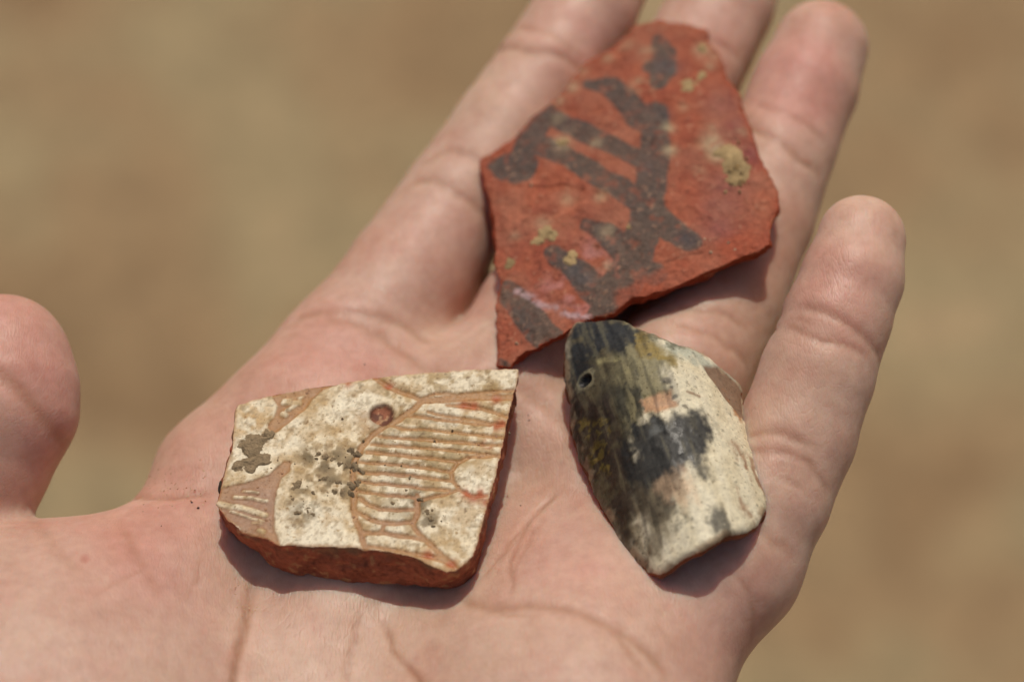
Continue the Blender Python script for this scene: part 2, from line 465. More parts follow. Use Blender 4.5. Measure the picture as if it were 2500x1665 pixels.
for pts, depth, w, tint in CREASES:
    q = on_skins(pts)
    w = w*.75
    # gently wavy path, tapering towards both ends
    fine = []
    for i in range(len(q)-1):
        m = max(2, int(np.linalg.norm(q[i+1]-q[i])/1.5))
        for j in range(m): fine.append(q[i]+(q[i+1]-q[i])*j/m)
    fine.append(q[-1]); fine = np.array(fine)
    fine[1:-1] += pxw.normal(0, .12, (len(fine)-2, 3))
    b0, b1 = fine.min(0)-8, fine.max(0)+8
    sel = np.where(np.all((HV > b0) & (HV < b1), axis=1))[0]
    if not len(sel): continue
    P = HV[sel]
    d = seg3(P, fine)
    ends = np.minimum(np.linalg.norm(P-fine[0], axis=1), np.linalg.norm(P-fine[-1], axis=1))
    tp = smooth(0, 3.5, ends+1.0)
    g = np.exp(-(d/w)**2)
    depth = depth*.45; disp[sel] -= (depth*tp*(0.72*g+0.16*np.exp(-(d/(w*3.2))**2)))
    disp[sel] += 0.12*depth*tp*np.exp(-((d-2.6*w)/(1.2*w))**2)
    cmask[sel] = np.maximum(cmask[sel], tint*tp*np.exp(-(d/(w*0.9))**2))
up = np.clip(HN[:, 2]*0.6-HN[:, 1]*0.3+0.2, 0, 1)
disp += 0.4*(fbm(HV, 11.0, 2, 3)-0.5)+0.08*(fbm(HV, 2.6, 2, 9)-0.5)
HV2 = HV+HN*disp[:, None]
def mixc(col, m, c):
    m = np.clip(m, 0, 1)[:, None]
    return col*(1-m)+np.asarray(c)*m
col = np.tile(srgb(200, 165, 145), (len(HV), 1))
nA = fbm(HV, 16, 3, 21); nB = fbm(HV, 5, 3, 31)
col = mixc(col, smooth(.5, .75, nA)*.45, srgb(199, 151, 128))
col = mixc(col, smooth(.52, .3, nA)*.35, srgb(208, 178, 153))
col = mixc(col, smooth(.55, .75, nB)*.25, srgb(198, 146, 126))
for (u, v, r, a) in ((2040, 680, 9, .6), (1960, 210, 9, .75), (1950, 150, 6, .4), (20, 780, 11, .55), (120, 900, 9, .5), (300, 1260, 12, .45), (1400, 60, 9, .4), (1750, 60, 8, .3),
                     (820, 860, 10, .45), (1420, 1370, 11, .4), (360, 1400, 7, .4), (1750, 1560, 9, .3), (1120, 620, 9, .25)):
    d = np.linalg.norm(HV-on_skin(u, v), axis=1)
    col = mixc(col, .75*a*np.exp(-(d/r)**2)*(0.6+0.8*nB), srgb(205, 140, 128))
d = np.linalg.norm((HV-on_skin(208, 1363))*np.array([1.2, .8, 1]), axis=1)
col = mixc(col, .55*smooth(1.0, .35, d), srgb(178, 104, 86))           # small pink mark on the ball of the thumb
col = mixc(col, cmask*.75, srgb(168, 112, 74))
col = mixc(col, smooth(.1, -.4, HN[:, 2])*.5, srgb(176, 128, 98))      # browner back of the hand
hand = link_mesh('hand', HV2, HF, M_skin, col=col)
tag(hand, 'open left hand held palm up, thumb out to the side, with three sherds on it', 'hand')
# ------------------------------------------------------------------ sherds
class Frame:
    """a sherd's own axes: origin, long axis, cross axis, normal of its outer face"""
    def __init__(s, p0, p1, p2):
        p0, p1, p2 = [at(*p) for p in (p0, p1, p2)]
        s.o = (p0+p1+p2)/3
        n = np.cross(p1-p0, p2-p0); n /= np.linalg.norm(n)
        if n[2] < 0: n = -n
        ex = np.array([1.0, 0, 0]); ex -= n*(ex@n); ex /= np.linalg.norm(ex)
        s.R = np.stack([ex, np.cross(n, ex), n])
    def to_world(s, L): return s.o+np.asarray(L)@s.R
    def to_local(s, W): return (np.asarray(W)-s.o)@s.R.T
    def face(s, pts, h=None):
        """photograph points -> place on the outer face (local x, y)"""
        out = []
        c = s.R@(CAM-s.o)
        for u, v in pts:
            d = s.R@ray(u, v); hz = 0.0
            for _ in range(1 if h is None else 8):
                t = (hz-c[2])/d[2]; q = c+t*d
                if h is not None: hz = 0.5*hz+0.5*float(h(q[None, 0], q[None, 1])[0])
            out.append(q[:2])
        return np.array(out)
class LUT:
    """signed distance to an outline, tabulated"""
    def __init__(s, poly, pad=4.0, h=0.2):
        s.lo = poly.min(0)-pad; hi = poly.max(0)+pad; s.h = h
        n = np.ceil((hi-s.lo)/h).astype(int)+1
        g = np.stack(np.meshgrid(np.arange(n[0]), np.arange(n[1]), indexing='ij'), -1).reshape(-1, 2)
        s.n = n; s.t = poly2(s.lo+g*h, poly).reshape(n).astype(F32)
    def __call__(s, x, y):
        a = np.clip((x-s.lo[0])/s.h, 0, s.n[0]-1.001); b = np.clip((y-s.lo[1])/s.h, 0, s.n[1]-1.001)
        i = a.astype(int); j = b.astype(int); a = a-i; b = b-j
        return s.t[i, j]*(1-a)*(1-b)+s.t[i+1, j]*a*(1-b)+s.t[i, j+1]*(1-a)*b+s.t[i+1, j+1]*a*b
def smax(a, b, k): return -smin(-a, -b, k)
def submesh(V, Fq, keep):
    f = Fq[keep]; u, inv = np.unique(f, return_inverse=True)
    return u, inv.reshape(f.shape)
def vnorm(V, Fq):
    n = np.cross(V[Fq[:, 2]]-V[Fq[:, 0]], V[Fq[:, 3]]-V[Fq[:, 1]])
    out = np.zeros_like(V)
    for i in range(4): np.add.at(out, Fq[:, i], n)
    return out/np.maximum(np.linalg.norm(out, axis=1), 1e-9)[:, None]
def lump(name, fr, parent, mat, c, r, hgt, colour, seed, z=0.0, rough=.95, stretch=1.0, ang=0.0, rag=.5, nseg=26, nring=7):
    """a crust or crumb of soil: low uneven mound with a ragged outline"""
    rs = np.random.RandomState(seed)
    V, C = [], []
    ph = rs.rand(5)*6.28
    for i in range(nring+1):
        t = i/nring
        for j in range(nseg):
            a = 2*math.pi*j/nseg
            rag_ = 1+rag*(.32*math.sin(2*a+ph[0])+.24*math.sin(3*a+ph[1])+.12*math.sin(5*a+ph[2])+.08*math.sin(9*a+ph[3]))+.1*(rs.rand()-.5)
            x, y = r*t*rag_*math.cos(a)*stretch, r*t*rag_*math.sin(a)/stretch
            x, y = x*math.cos(ang)-y*math.sin(ang), x*math.sin(ang)+y*math.cos(ang)
            V.append((c[0]+x, c[1]+y, t))
    V = np.array(V); t = V[:, 2].copy()
    nz = fbm(np.c_[V[:, :2], np.full(len(V), seed)], max(r*.45, .3), 4, seed, .62)
    zz = z(V[:, 0], V[:, 1]) if callable(z) else z
    V[:, 2] = zz+np.maximum(hgt*(.95*(1-t**2.5)-.22+2.2*(nz-.5))-.25*t**6, -.3)
    cc = np.tile(colour, (len(V), 1))*(0.8+0.45*nz)[:, None]
    Fq = [(i*nseg+j, (i+1)*nseg+j, (i+1)*nseg+(j+1) % nseg, i*nseg+(j+1) % nseg) for i in range(nring) for j in range(nseg)]
    return link_mesh(name, fr.to_world(V), Fq, mat, parent, col=cc, attrs={'rough': np.full(len(V), rough)})

M_clay = mineral_material('fired_clay', 1500, (.72, 1.18), .7, .0004, spec=.15)
M_slip = mineral_material('slip_and_glaze', 2200, (.8, 1.12), .4, .0002, spec=.25, specks=((2600, .64, .7, (.62, .52, .42)), (1200, .68, .74, (.6, .5, .38))))
M_paint = mineral_material('painted_red_ware', 1700, (.74, 1.18), .8, .0003, spec=.22, specks=((2400, .66, .73, (.6, .5, .48)), (2400, .70, .78, (1.5, 1.9, 1.9))))
M_burn = mineral_material('burnished_surface', 1500, (.78, 1.16), .3, .00022, spec=.35, specks=((2200, .62, .7, (.6, .57, .52)),))
M_soil = mineral_material('dried_soil', 1900, (.72, 1.2), .7, .0004, spec=.2)

# ---- cream incised sherd -------------------------------------------------
def W(*pts): return [(500+x/2.529, 860+y/2.529) for x, y in pts]
fw = Frame((573, 982, 6.2), (1264, 900, 7.0), (1090, 1390, 6.1))
TW = 7.3
top_px = W((200,318),(320,282),(440,255),(640,215),(860,185),(1050,152),(1300,125),(1600,105),(1850,95),(1940,97),(1935,180),(1910,260),(1890,340),(1868,440),(1850,530),(1825,650),(1806,740),(1770,850),(1740,960),(1715,1060),(1690,1160),(1660,1260),(1590,1320),(1545,1350),(1490,1360),(1400,1320),(1300,1270),(1180,1240),(1000,1215),(850,1205),(700,1198),(560,1190),(470,1195),(380,1150),(230,1110),(130,1030),(65,935),(85,890),(110,800),(130,710),(165,600),(172,520),(180,420),(186,350))
pt = fw.face(top_px)
fb = Frame((573, 982, 6.2), (1264, 900, 7.0), (1090, 1390, 6.1)); fb.o = fw.o-fw.R[2]*TW
pb = fb.face(W((250,520),(700,420),(1200,350),(1900,300),(1900,420),(1830,750),(1760,1010),(1715,1230),(1680,1385),(1620,1450),(1500,1475),(1200,1445),(900,1435),(700,1410),(560,1385),(420,1325),(300,1230),(150,1110),(75,1010),(110,850),(180,700)))
lt, lb = LUT(pt), LUT(pb)
def white_field(L):
    L = np.asarray(L, float); x, y, z = L.T
    f = np.clip(-z/TW, 0, 1)
    d = lt(x, y)*(1-f)+lb(x, y)*f
    n = (fbm(L, 4.0, 3, 41)-.5)*1.5+(fbm(L, 1.1, 2, 43)-.5)*.5
    d = d+n*smooth(0.0, 1.2, -z)+(fbm(L, 1.0, 2, 47)-.5)*.35
    bend = .0009*(x*x)
    q = smax(d, z+bend*0, .35)
    return smax(q, -TW-z+(fbm(L, 5, 2, 5)-.5), .8)
lo = np.r_[np.minimum(pt.min(0), pb.min(0))-1.5, -TW-1.6]; hi = np.r_[np.maximum(pt.max(0), pb.max(0))+1.5, 1.2]
WV, WF = field_mesh(white_field, lo, hi, .2, 5)
WN = vnorm(WV, WF)
face = (WV[:, 2] > -.34) & (WN[:, 2] > .45)
P2 = WV[:, :2]; P3 = np.c_[P2, np.zeros(len(P2))]
wob = np.c_[fbm(P3, 1.6, 2, 51)-.5, fbm(P3, 1.6, 2, 53)-.5]*.34
PW = P2+wob
S = 44.3
ng = fbm(P3, .7, 3, 57)
gro = np.zeros(len(WV), F32); glz = np.zeros(len(WV), F32)
def groove(w, *pts, d=1.0):
    global gro
    w = w*1.35 if w < 25 else w*.85
    q = seg2(PW, fw.face(W(*pts)))-.5*w/S+.16*(ng-.5)
    gro = np.maximum(gro, d*smooth(.14, -.12, q))
groove(40, (1050,160),(1130,212),(1230,250),(1335,290))
groove(26, (1335,285),(1420,250),(1560,258),(1720,244),(1905,232))
groove(58, (1335,295),(1480,285),(1620,275),(1760,275),(1900,272))
groove(50, (1335,295),(1290,350),(1200,412),(1100,460),(1040,510))
groove(44, (1040,510),(980,570),(935,640),(915,740),(922,850),(922,960),(940,1050),(970,1130),(990,1215))
groove(22, (1500,318),(1600,330),(1720,352),(1860,395))
groove(26, (1380,362),(1500,392),(1650,412),(1760,440),(1850,446))
groove(30, (1240,390),(1400,402),(1560,425),(1760,450))
groove(17, (1120,440),(1220,470),(1400,478),(1600,498),(1845,524))
groove(18, (1080,515),(1250,528),(1450,545),(1650,560),(1830,572))
groove(17, (1030,565),(1200,578),(1400,590),(1600,612),(1820,640))
groove(20, (1000,612),(1200,632),(1400,655),(1560,672))
groove(17, (960,672),(1150,690),(1350,712),(1520,735))
groove(19, (950,735),(1150,750),(1350,768),(1520,790))
groove(18, (950,795),(1150,815),(1350,835),(1510,850))
groove(18, (945,858),(1150,880),(1350,902),(1460,880),(1560,850))
groove(20, (960,900),(1010,935),(1080,965),(1180,972),(1300,962))
groove(24, (950,985),(1010,1020),(1080,1045),(1180,1055),(1290,1042))
groove(18, (1110,1052),(1095,1105)); groove(22, (985,1110),(1100,1112),(1220,1132),(1340,1155))
groove(18, (1000,1195),(1120,1205),(1280,1235),(1450,1262))
groove(40, (1310,880),(1315,970),(1280,1060),(1330,1130),(1400,1190),(1480,1262),(1565,1335))
groove(22, (1300,1245),(1400,1262),(1530,1310))
groove(30, (1830,632),(1740,640),(1640,645),(1565,680),(1522,735),(1528,790),(1570,850),(1640,885),(1740,880))
groove(60, (450,275),(475,330),(450,400),(415,455))
groove(70, (700,222),(640,275),(590,340),(530,390),(430,465)); groove(46, (440,270),(560,262),(680,225),(800,195))
groove(40, (560,290),(470,345)); groove(48, (510,380),(450,420))
for c in (((490,308),(580,308)), ((480,380),(498,382))):
    gro *= 1-smooth(.12, -.1, seg2(PW, fw.face(W(*c)))-.5*36/S)
patch = poly2(PW, fw.face(W((100,838),(250,800),(400,752),(440,705),(490,665),(540,675),(530,735),(470,775),(440,860),(425,980),(430,1090),(470,1200),(370,1160),(220,1110),(110,1030),(50,935),(80,890))))
gro = np.maximum(gro, smooth(.12, -.12, patch))
for w, c in ((20, ((185,888),(280,898),(385,912))), (38, ((85,935),(180,948),(290,972),(372,1000))), (18, ((150,1050),(215,1085))), (30, ((335,1098),(360,1108))), (14, ((240,850),(330,868))), (14, ((150,975),(250,1010),(360,1040))), (10, ((290,1045),(350,1055)))):
    gro *= 1-smooth(.1, -.1, seg2(PW, fw.face(W(*c)))-.5*w/S)
pit_c = fw.face(W((1093,384)))[0]
dp = np.linalg.norm((P2-pit_c)*np.array([1, 1.0]), axis=1)
pit = smooth(1.72, 1.5, dp+.35*(ng-.5))
edge_w = smooth(.0, 1.1, -lt(P2[:, 0], P2[:, 1]))
dz = -.24*gro*(.6+.4*edge_w)+(fbm(P3, 1.2, 3, 61)-.5)*.16+(fbm(P3, .5, 2, 63)-.5)*.07
dz = dz*(1-pit)-pit*.8*np.sqrt(np.clip(1-(dp/1.8)**2, 0, 1))-.12*pit
dz = np.where(face, dz, 0)
WV2 = WV.copy(); WV2[:, 2] += dz
# colours
n1, n2, n3 = fbm(P3, 6, 4, 71), fbm(P3, 1.0, 3, 73), fbm(P3, .45, 2, 75)
n4 = fbm(P3, .28, 1, 77)
cw = np.tile(srgb(234, 217, 184), (len(WV), 1))
cw = mixc(cw, smooth(.42, .62, n1)*.8, srgb(241, 229, 202))
cw = mixc(cw, smooth(.54, .40, n1)*smooth(.38, .6, n2)*.75, srgb(190, 158, 110))
cw = mixc(cw, smooth(.5, .68, fbm(P3, 2.2, 4, 79, .65))*.6, srgb(182, 148, 98))
cw = mixc(cw, smooth(.6, .75, fbm(P3, .9, 3, 80, .65))*.6, srgb(132, 104, 66))
def spot(pts, r, amt, c, n=None):
    global cw
    q = np.min([np.linalg.norm(P2-p, axis=1) for p in fw.face(W(*pts))], axis=0)
    cw = mixc(cw, amt*np.exp(-(q/r)**2)*(1 if n is None else n), c)
spot([(280,400),(240,450),(330,430)], 2.2, .8, srgb(190, 150, 92), smooth(.4, .6, n2))
spot([(1500,170),(1600,190),(1700,180),(1850,150),(1800,220),(1430,200)], 2.4, .75, srgb(165, 136, 88), smooth(.42, .6, n2))
spot([(1100,600),(1300,560),(1500,600),(1350,480),(1200,700),(1400,700),(1250,850),(1200,930)], 3.2, .7, srgb(158, 140, 104), smooth(.4, .58, n2))
spot([(650,640),(800,640),(900,690),(780,800),(840,850),(600,820),(620,980),(750,700),(1390,1040),(1330,930)], 1.7, .95, srgb(120, 104, 76), smooth(.36, .55, n2))
spot([(980,400),(1000,470)], 1.2, .5, srgb(170, 130, 90)); spot([(1150,290),(1130,240)], 1.2, .6, srgb(150, 130, 90), smooth(.4, .6, n3))
cw = mixc(cw, smooth(.58, .74, n3)*.4*smooth(.3, .6, n1+.1), srgb(136, 110, 70))
cw = mixc(cw, smooth(.86, .95, n4)*.55*smooth(.35, .6, n2), srgb(96, 70, 50))
tone = mixc(np.tile(srgb(170, 124, 76), (len(WV), 1)), smooth(.35, .65, n1), srgb(163, 117, 80))
loc = fw.face(W((300, 950)))[0]
tone = mixc(tone, np.exp(-(np.linalg.norm(P2-loc, axis=1)/6)**2), srgb(154, 114, 88))
loc = fw.face(W((1500, 400)))[0]
tone = mixc(tone, np.exp(-(np.linalg.norm(P2-loc, axis=1)/8)**2)*.6, srgb(176, 130, 76))
cw = mixc(cw, gro*.93, tone)
cw = mixc(cw, smooth(.2, .5, gro)*smooth(.8, .5, gro)*.35, srgb(128, 88, 50))
red = [(1660,900),(1700,870),(1620,870),(1740,925),(1800,460),(1840,435),(1660,330),(1600,325),(1750,565),(1520,1305),(1380,1250),(1140,215),(880,190),(1800,290)]
for p in red: spot([p], .75, .85*1, srgb(176, 86, 48), smooth(.3, .5, n2))
cw = mixc(cw, pit, srgb(158, 100, 74)); cw = mixc(cw, pit*smooth(.42, .6, n2)*.8, srgb(92, 58, 46)); cw = mixc(cw, pit*smooth(.6, .7, n3)*.6, srgb(200, 160, 120))
cw = mixc(cw, smooth(1.5, 1.7, dp)*smooth(2.1, 1.8, dp)*.5, srgb(140, 110, 80))
rim = smooth(.5, .1, -lt(P2[:, 0], P2[:, 1])+.5*(n2-.5))
cw = mixc(cw, rim*.55, srgb(180, 132, 88))
rw = .68-.26*gro
rw = np.where(n2 > .6, rw-.08, rw)
# clay of the broken sides
c1, c2 = fbm(WV, 5, 3, 81), fbm(WV, .8, 3, 83)
cs = np.tile(srgb(172, 102, 74), (len(WV), 1))
cs = mixc(cs, smooth(.4, .7, c1)*.7, srgb(140, 82, 60)); cs = mixc(cs, smooth(.62, .72, c2)*.7, srgb(186, 140, 96)); cs = mixc(cs, smooth(.40, .30, c2)*.5, srgb(106, 62, 46))
cs = mixc(cs, smooth(-2.4, -.4, WV[:, 2])*smooth(.45, .65, fbm(WV, 3, 2, 85))*.8, srgb(130, 106, 78))
ww = fw.to_world(WV2)
e = empty('cream_incised_sherd', None)
tag(e, 'thick cream pottery sherd with incised brown stripes and a drilled pit, nearest the thumb', 'sherd', 'sherds held in the palm')
ff = face[WF].all(1)
u, f = submesh(WV, WF, ff)
link_mesh('slip_face', ww[u], f, M_slip, e, col=cw[u], attrs={'rough': rw[u]})['label'] = 'cream slip with incised brown lines'
u, f = submesh(WV, WF, ~ff)
link_mesh('clay_body', ww[u], f, M_clay, e, col=cs[u], attrs={'rough': np.full(len(u), .85)})['label'] = 'rough red-brown broken clay'
rs = np.random.RandomState(3)
soil = srgb(146, 126, 98)
for k, (p, r, st, an) in enumerate([((300,565),2.4,1.25,.2),((290,690),2.2,1.3,.25),((375,520),1.3,1.1,.5)]):
    lump('soil_patch', fw, e, M_soil, fw.face(W(p))[0], r, .42, soil, 10+k, z=-.05, stretch=st, ang=an, rag=.55, nseg=84, nring=26)
for k, (x, y, r) in enumerate([(700,630,26),(745,645,30),(790,660,24),(905,610,34),(945,625,26),(880,700,34),(930,705,34),(970,735,22),(572,812,38),(548,840,22),(745,780,30),(826,800,27),(668,865,17),(800,862,24),(850,868,30),(905,820,34),(945,805,26),(898,868,26),(572,990,24),(640,972,24),(668,1000,17),(545,905,15),(1372,985,24),(1392,1030,20),(1408,1075,15),(1330,905,17),(850,412,11),(1528,482,9),(975,545,13),(690,655,18),(830,690,22),(1265,775,14),(1240,850,14),(1160,930,18)]):
    lump('soil_crumb', fw, e, M_soil, fw.face(W((x, y)))[0], r/S, .22+.1*rs.rand(), soil*(.6+.4*rs.rand()), 40+k, z=-.06, stretch=.85+.4*rs.rand(), ang=rs.rand()*3, rag=.6, nseg=20, nring=6)
for k in range(56):
    cx, cy, sg = [(760,680,90),(900,720,70),(700,850,90),(600,960,60),(300,600,100),(1380,1000,50),(1350,560,160)][rs.randint(7)]
    lump('soil_crumb', fw, e, M_soil, fw.face(W((rs.normal(cx, sg), rs.normal(cy, sg*.6))))[0], .1+.2*rs.rand()**2, .2, soil*(.55+.5*rs.rand()), 300+k, z=-.05, stretch=.8+.5*rs.rand(), ang=rs.rand()*3, rag=.5, nseg=12, nring=4)
lump('soil_crumb', fw, e, M_soil, fw.face(W((98, 815)))[0]+np.array([-.1, 0]), .6, .5, srgb(70, 60, 50), 99, z=-.7, stretch=.7)
M_glint = mineral_material('glint_gloss', 1500, (.9, 1.1), .05, .0001, spec=.8, rough=.07)  # glossy bumps added to catch the sun as tiny glints on the slip
for k, p in enumerate([(325,828),(478,742),(198,932),(375,965),(632,245),(645,232),(1076,822),(1165,836),(1098,908),(1012,1025),(918,1010),(1075,975),(1100,980),(1130,985),(1178,990),(210,1078),(1690,565),(1245,350),(1270,338),(1800,515),(520,385)]):
    lump('glint_bead', fw, e, M_glint, fw.face(W(p))[0], .2+.12*rs.rand(), .16, srgb(170, 130, 96), 140+k, z=-.22, rough=.07, rag=.1, nseg=12, nring=5)

# ---- red painted sherd -----------------------------------------------------
def R_(*pts): return [(1120+x/1.7048, y/1.7048) for x, y in pts]
fr = Frame((1880, 490, 10.6), (1250, 870, 5.6), (1620, 60, 9.4))
TR = 4.6
rp = fr.face(R_((80,660),(160,622),(240,560),(310,480),(420,392),(470,320),(520,262),(620,205),(700,135),(720,92),(850,74),(1000,92),(1040,112),(1060,170),(1110,290),(1160,400),(1210,520),(1250,610),(1290,720),(1325,800),(1328,875),(1302,930),(1292,1020),(1250,1052),(1180,1075),(1050,1135),(960,1175),(880,1205),(760,1245),(722,1238),(650,1300),(560,1322),(480,1352),(430,1390),(350,1432),(270,1482),(200,1518),(145,1512),(145,1400),(140,1280),(150,1160),(140,1000),(120,850),(95,740)))
lr = LUT(rp)
bev = fr.face(R_((720,1240),(880,1160),(1050,1080),(1230,1010)))      # bevelled break along the lower right edge
def red_field(L):
    L = np.asarray(L, float); x, y, z = L.T
    d = lr(x, y+np.minimum(z, 0)*.5)
    n = (fbm(L, 3.5, 3, 141)-.5)*1.9+(fbm(L, 1.2, 3, 143)-.5)*.9
    d = d+n*(.35+.65*smooth(0, 1.2, -z))+.12*np.clip(-z, 0, 9)
    top = .0022*((x*.8+y*.6)**2)*-1+1.0*0
    return smax(smax(d, z-top, .5), -TR-z+top+(fbm(L, 5, 2, 7)-.5), 1.0)
lo = np.r_[rp.min(0)-1.5, -TR-3.5]; hi = np.r_[rp.max(0)+1.5, 1.2]
RV, RF = field_mesh(red_field, lo, hi, .22, 5)
RN = vnorm(RV, RF)
rface = RN[:, 2] > .5
P2 = RV[:, :2]; P3 = np.c_[P2, np.zeros(len(P2))]
n1, n2, n3 = fbm(P3, 7, 4, 171), fbm(P3, 1.5, 3, 173), fbm(P3, .6, 3, 175)
PW = P2+np.c_[fbm(P3, 1.8, 3, 151)-.5, fbm(P3, 1.8, 3, 153)-.5]*.7
SR = 29.6
pm = np.zeros(len(RV), F32)
def band(w, *pts):
    global pm
    wd = [q*1.3/SR for q in (w if isinstance(w, tuple) else (w,)*len(pts))]
    pm = np.maximum(pm, smooth(.14, -.14, seg2(PW, fr.face(R_(*pts)), wd)))
band((90,100,100,110,115,120,140,120,110), (815,465),(818,600),(805,720),(785,850),(775,950),(735,1070),(680,1170),(630,1260),(590,1330))
band((40,80,90,95,100), (540,350),(630,355),(700,420),(760,490),(815,520))
band((85,90,80), (350,470),(300,570),(250,670)); band(110, (200,690),(260,690)); band(60, (160,680),(230,730))
band(72, (360,480),(500,540),(620,600),(760,660)); band(82, (290,590),(430,640),(560,720),(680,790),(760,850))
band((80,95,75), (800,870),(880,950),(965,1010)); band((50,80,100), (530,930),(610,965),(710,1060))
band((60,85,100), (385,1040),(480,1110),(610,1240)); band((80,100,95), (195,1185),(280,1290),(385,1400))
band((50,85,90,60), (830,155),(855,215),(845,280),(830,340)); band(60, (800,270),(870,285)); band(80, (760,1110),(820,1140)); band(40, (150,1470),(180,1490))
dzr = (fbm(P3, 2.5, 3, 161)-.5)*.8+(n3-.5)*.34
crack = seg2(PW, fr.face(R_((180,768),(300,768),(420,772),(550,790),(612,832),(600,800))))
dzr -= .35*smooth(.28, .05, crack)*smooth(.25, .5, n2)
bd = seg2(P2, fr.face(R_((860,1090),(930,1070),(1010,1050))))
dzr -= .25*smooth(.3, .05, bd)
pits = smooth(.74, .84, fbm(P3, .7, 2, 165))*smooth(.4, .6, n1); dzr -= .2*pits
RV2 = RV.copy(); RV2[:, 2] += np.where(rface, dzr, 0)
cr = np.tile(srgb(162, 86, 60), (len(RV), 1))
cr = mixc(cr, smooth(.4, .65, n1)*.7, srgb(146, 70, 49)); cr = mixc(cr, smooth(.5, .7, n2)*.4, srgb(176, 98, 70))
def spot(pts, r, amt, c, n=None):
    global cr
    q = np.min([np.linalg.norm(P2-p, axis=1) for p in fr.face(R_(*pts))], axis=0)
    cr = mixc(cr, amt*np.exp(-(q/r)**2)*(1 if n is None else n), c)
spot([(1110,420),(1160,520),(1230,620),(1080,940),(1090,860),(1120,780)], 3.0, .75, srgb(128, 62, 66))
spot([(300,800),(250,900),(400,860),(500,840),(300,980)], 3.2, .45, srgb(190, 110, 82), smooth(.4, .6, n2))
spot([(330,1250),(450,1220),(500,1270),(400,1180),(560,1040),(600,1100)], 2.4, .85, srgb(182, 122, 116), smooth(.3, .6, n2))
paint = mixc(np.tile(srgb(92, 76, 66), (len(RV), 1)), smooth(.4, .6, n1), srgb(82, 70, 64))
paint = mixc(paint, smooth(.55, .75, n2)*.5, srgb(112, 95, 82))
wear = smooth(.56, .72, fbm(P3, 1.3, 4, 177, .65))
cr = mixc(cr, smooth(.5, .72, fbm(P3, 3.5, 4, 178, .6))*.4, srgb(170, 104, 80)); cr = mixc(cr, smooth(.55, .7, fbm(P3, 2.0, 4, 179, .6))*.45, srgb(134, 60, 44))
cr = mixc(cr, pm*(1-.45*wear)*(.8+.2*smooth(.2, .45, n3)), paint)
spot([(960,1000),(940,990)], 1.3, .85, srgb(58, 60, 66)); spot([(840,270),(880,270)], 1.6, .5, srgb(78, 82, 86)); spot([(480,1120),(520,1150)], 1.2, .5, srgb(86, 88, 92)); spot([(790,700),(850,480)], 1.4, .45, srgb(80, 78, 78))
q = seg2(PW, fr.face(R_((235,1188),(300,1215),(330,1245),(400,1262),(440,1290),(540,1305)))); cr = mixc(cr, smooth(.8, .1, q)*.85*smooth(.3, .6, n3), srgb(188, 158, 160))
pale = srgb(186, 168, 132)
for (x, y, r, a) in ((1010,185,1.2,.75),(1070,215,.8,.6),(1040,260,.8,.5),(870,530,1.0,.75),(882,625,1.1,.75),(430,592,1.3,.8),(780,210,1.1,.75),(570,600,.9,.6),(470,362,1.1,.6),(505,285,1.1,.5),(750,350,1.2,.7),(790,360,.9,.5),(590,815,1.0,.6),(620,240,1.0,.4),(415,420,.8,.6),(350,920,1.2,.5),(700,180,1.2,.3),(450,830,1.2,.45),(230,970,.8,.4),(610,1100,.9,.5),(1060,590,1.9,.85),(1080,640,1.5,.8),(1130,600,1.3,.7),(1000,710,.9,.35),(1060,520,.9,.4),(1180,540,1.0,.35),(935,440,.8,.35),(620,960,1.2,.4),(410,490,1.0,.35)):
    spot([(x, y)], r, a, pale, smooth(.25, .5, n2))
cr = mixc(cr, smooth(.7, .78, n3)*.35, srgb(196, 150, 120)); cr = mixc(cr, pits*.7, srgb(92, 44, 34))
edgeband = smooth(1.1, .2, -lr(P2[:, 0], P2[:, 1])); bb = smooth(3.0, 1.6, seg2(PW, bev))
cr = mixc(cr, np.maximum(edgeband*.6, bb*.7)*(.6+.6*n2), srgb(162, 78, 52))
cr = mixc(cr, smooth(.35, .1, np.abs(bd))*.4, srgb(90, 40, 30))
cr = mixc(cr, (.06+.2*smooth(.4, .65, fbm(P3, 5, 4, 187, .6)))*(1-.6*pm), srgb(164, 122, 98))
rr = .6+.2*n2-.1*pm
cb = np.tile(srgb(164, 78, 50), (len(RV), 1)); c1, c2 = fbm(RV, 4, 3, 181), fbm(RV, .9, 3, 183)
cb = mixc(cb, smooth(.4, .7, c1)*.5, srgb(140, 58, 38)); cb = mixc(cb, smooth(.66, .74, c2)*.6, srgb(196, 140, 104))
e = empty('red_painted_sherd', None)
tag(e, 'large brick-red pottery sherd with grey-brown painted bands lying across the fingers', 'sherd', 'sherds held in the palm')
wr = fr.to_world(RV2); ff = rface[RF].all(1)
u, f = submesh(RV, RF, ff)
link_mesh('painted_face', wr[u], f, M_paint, e, col=cr[u], attrs={'rough': rr[u]})['label'] = 'red face with faded grey-brown ladder pattern'
u, f = submesh(RV, RF, ~ff)
link_mesh('clay_body', wr[u], f, M_clay, e, col=cb[u], attrs={'rough': np.full(len(u), .88)})['label'] = 'broken orange-red clay'
cz = lambda x, y: -.0022*((x*.8+y*.6)**2)
crust = srgb(172, 147, 106)
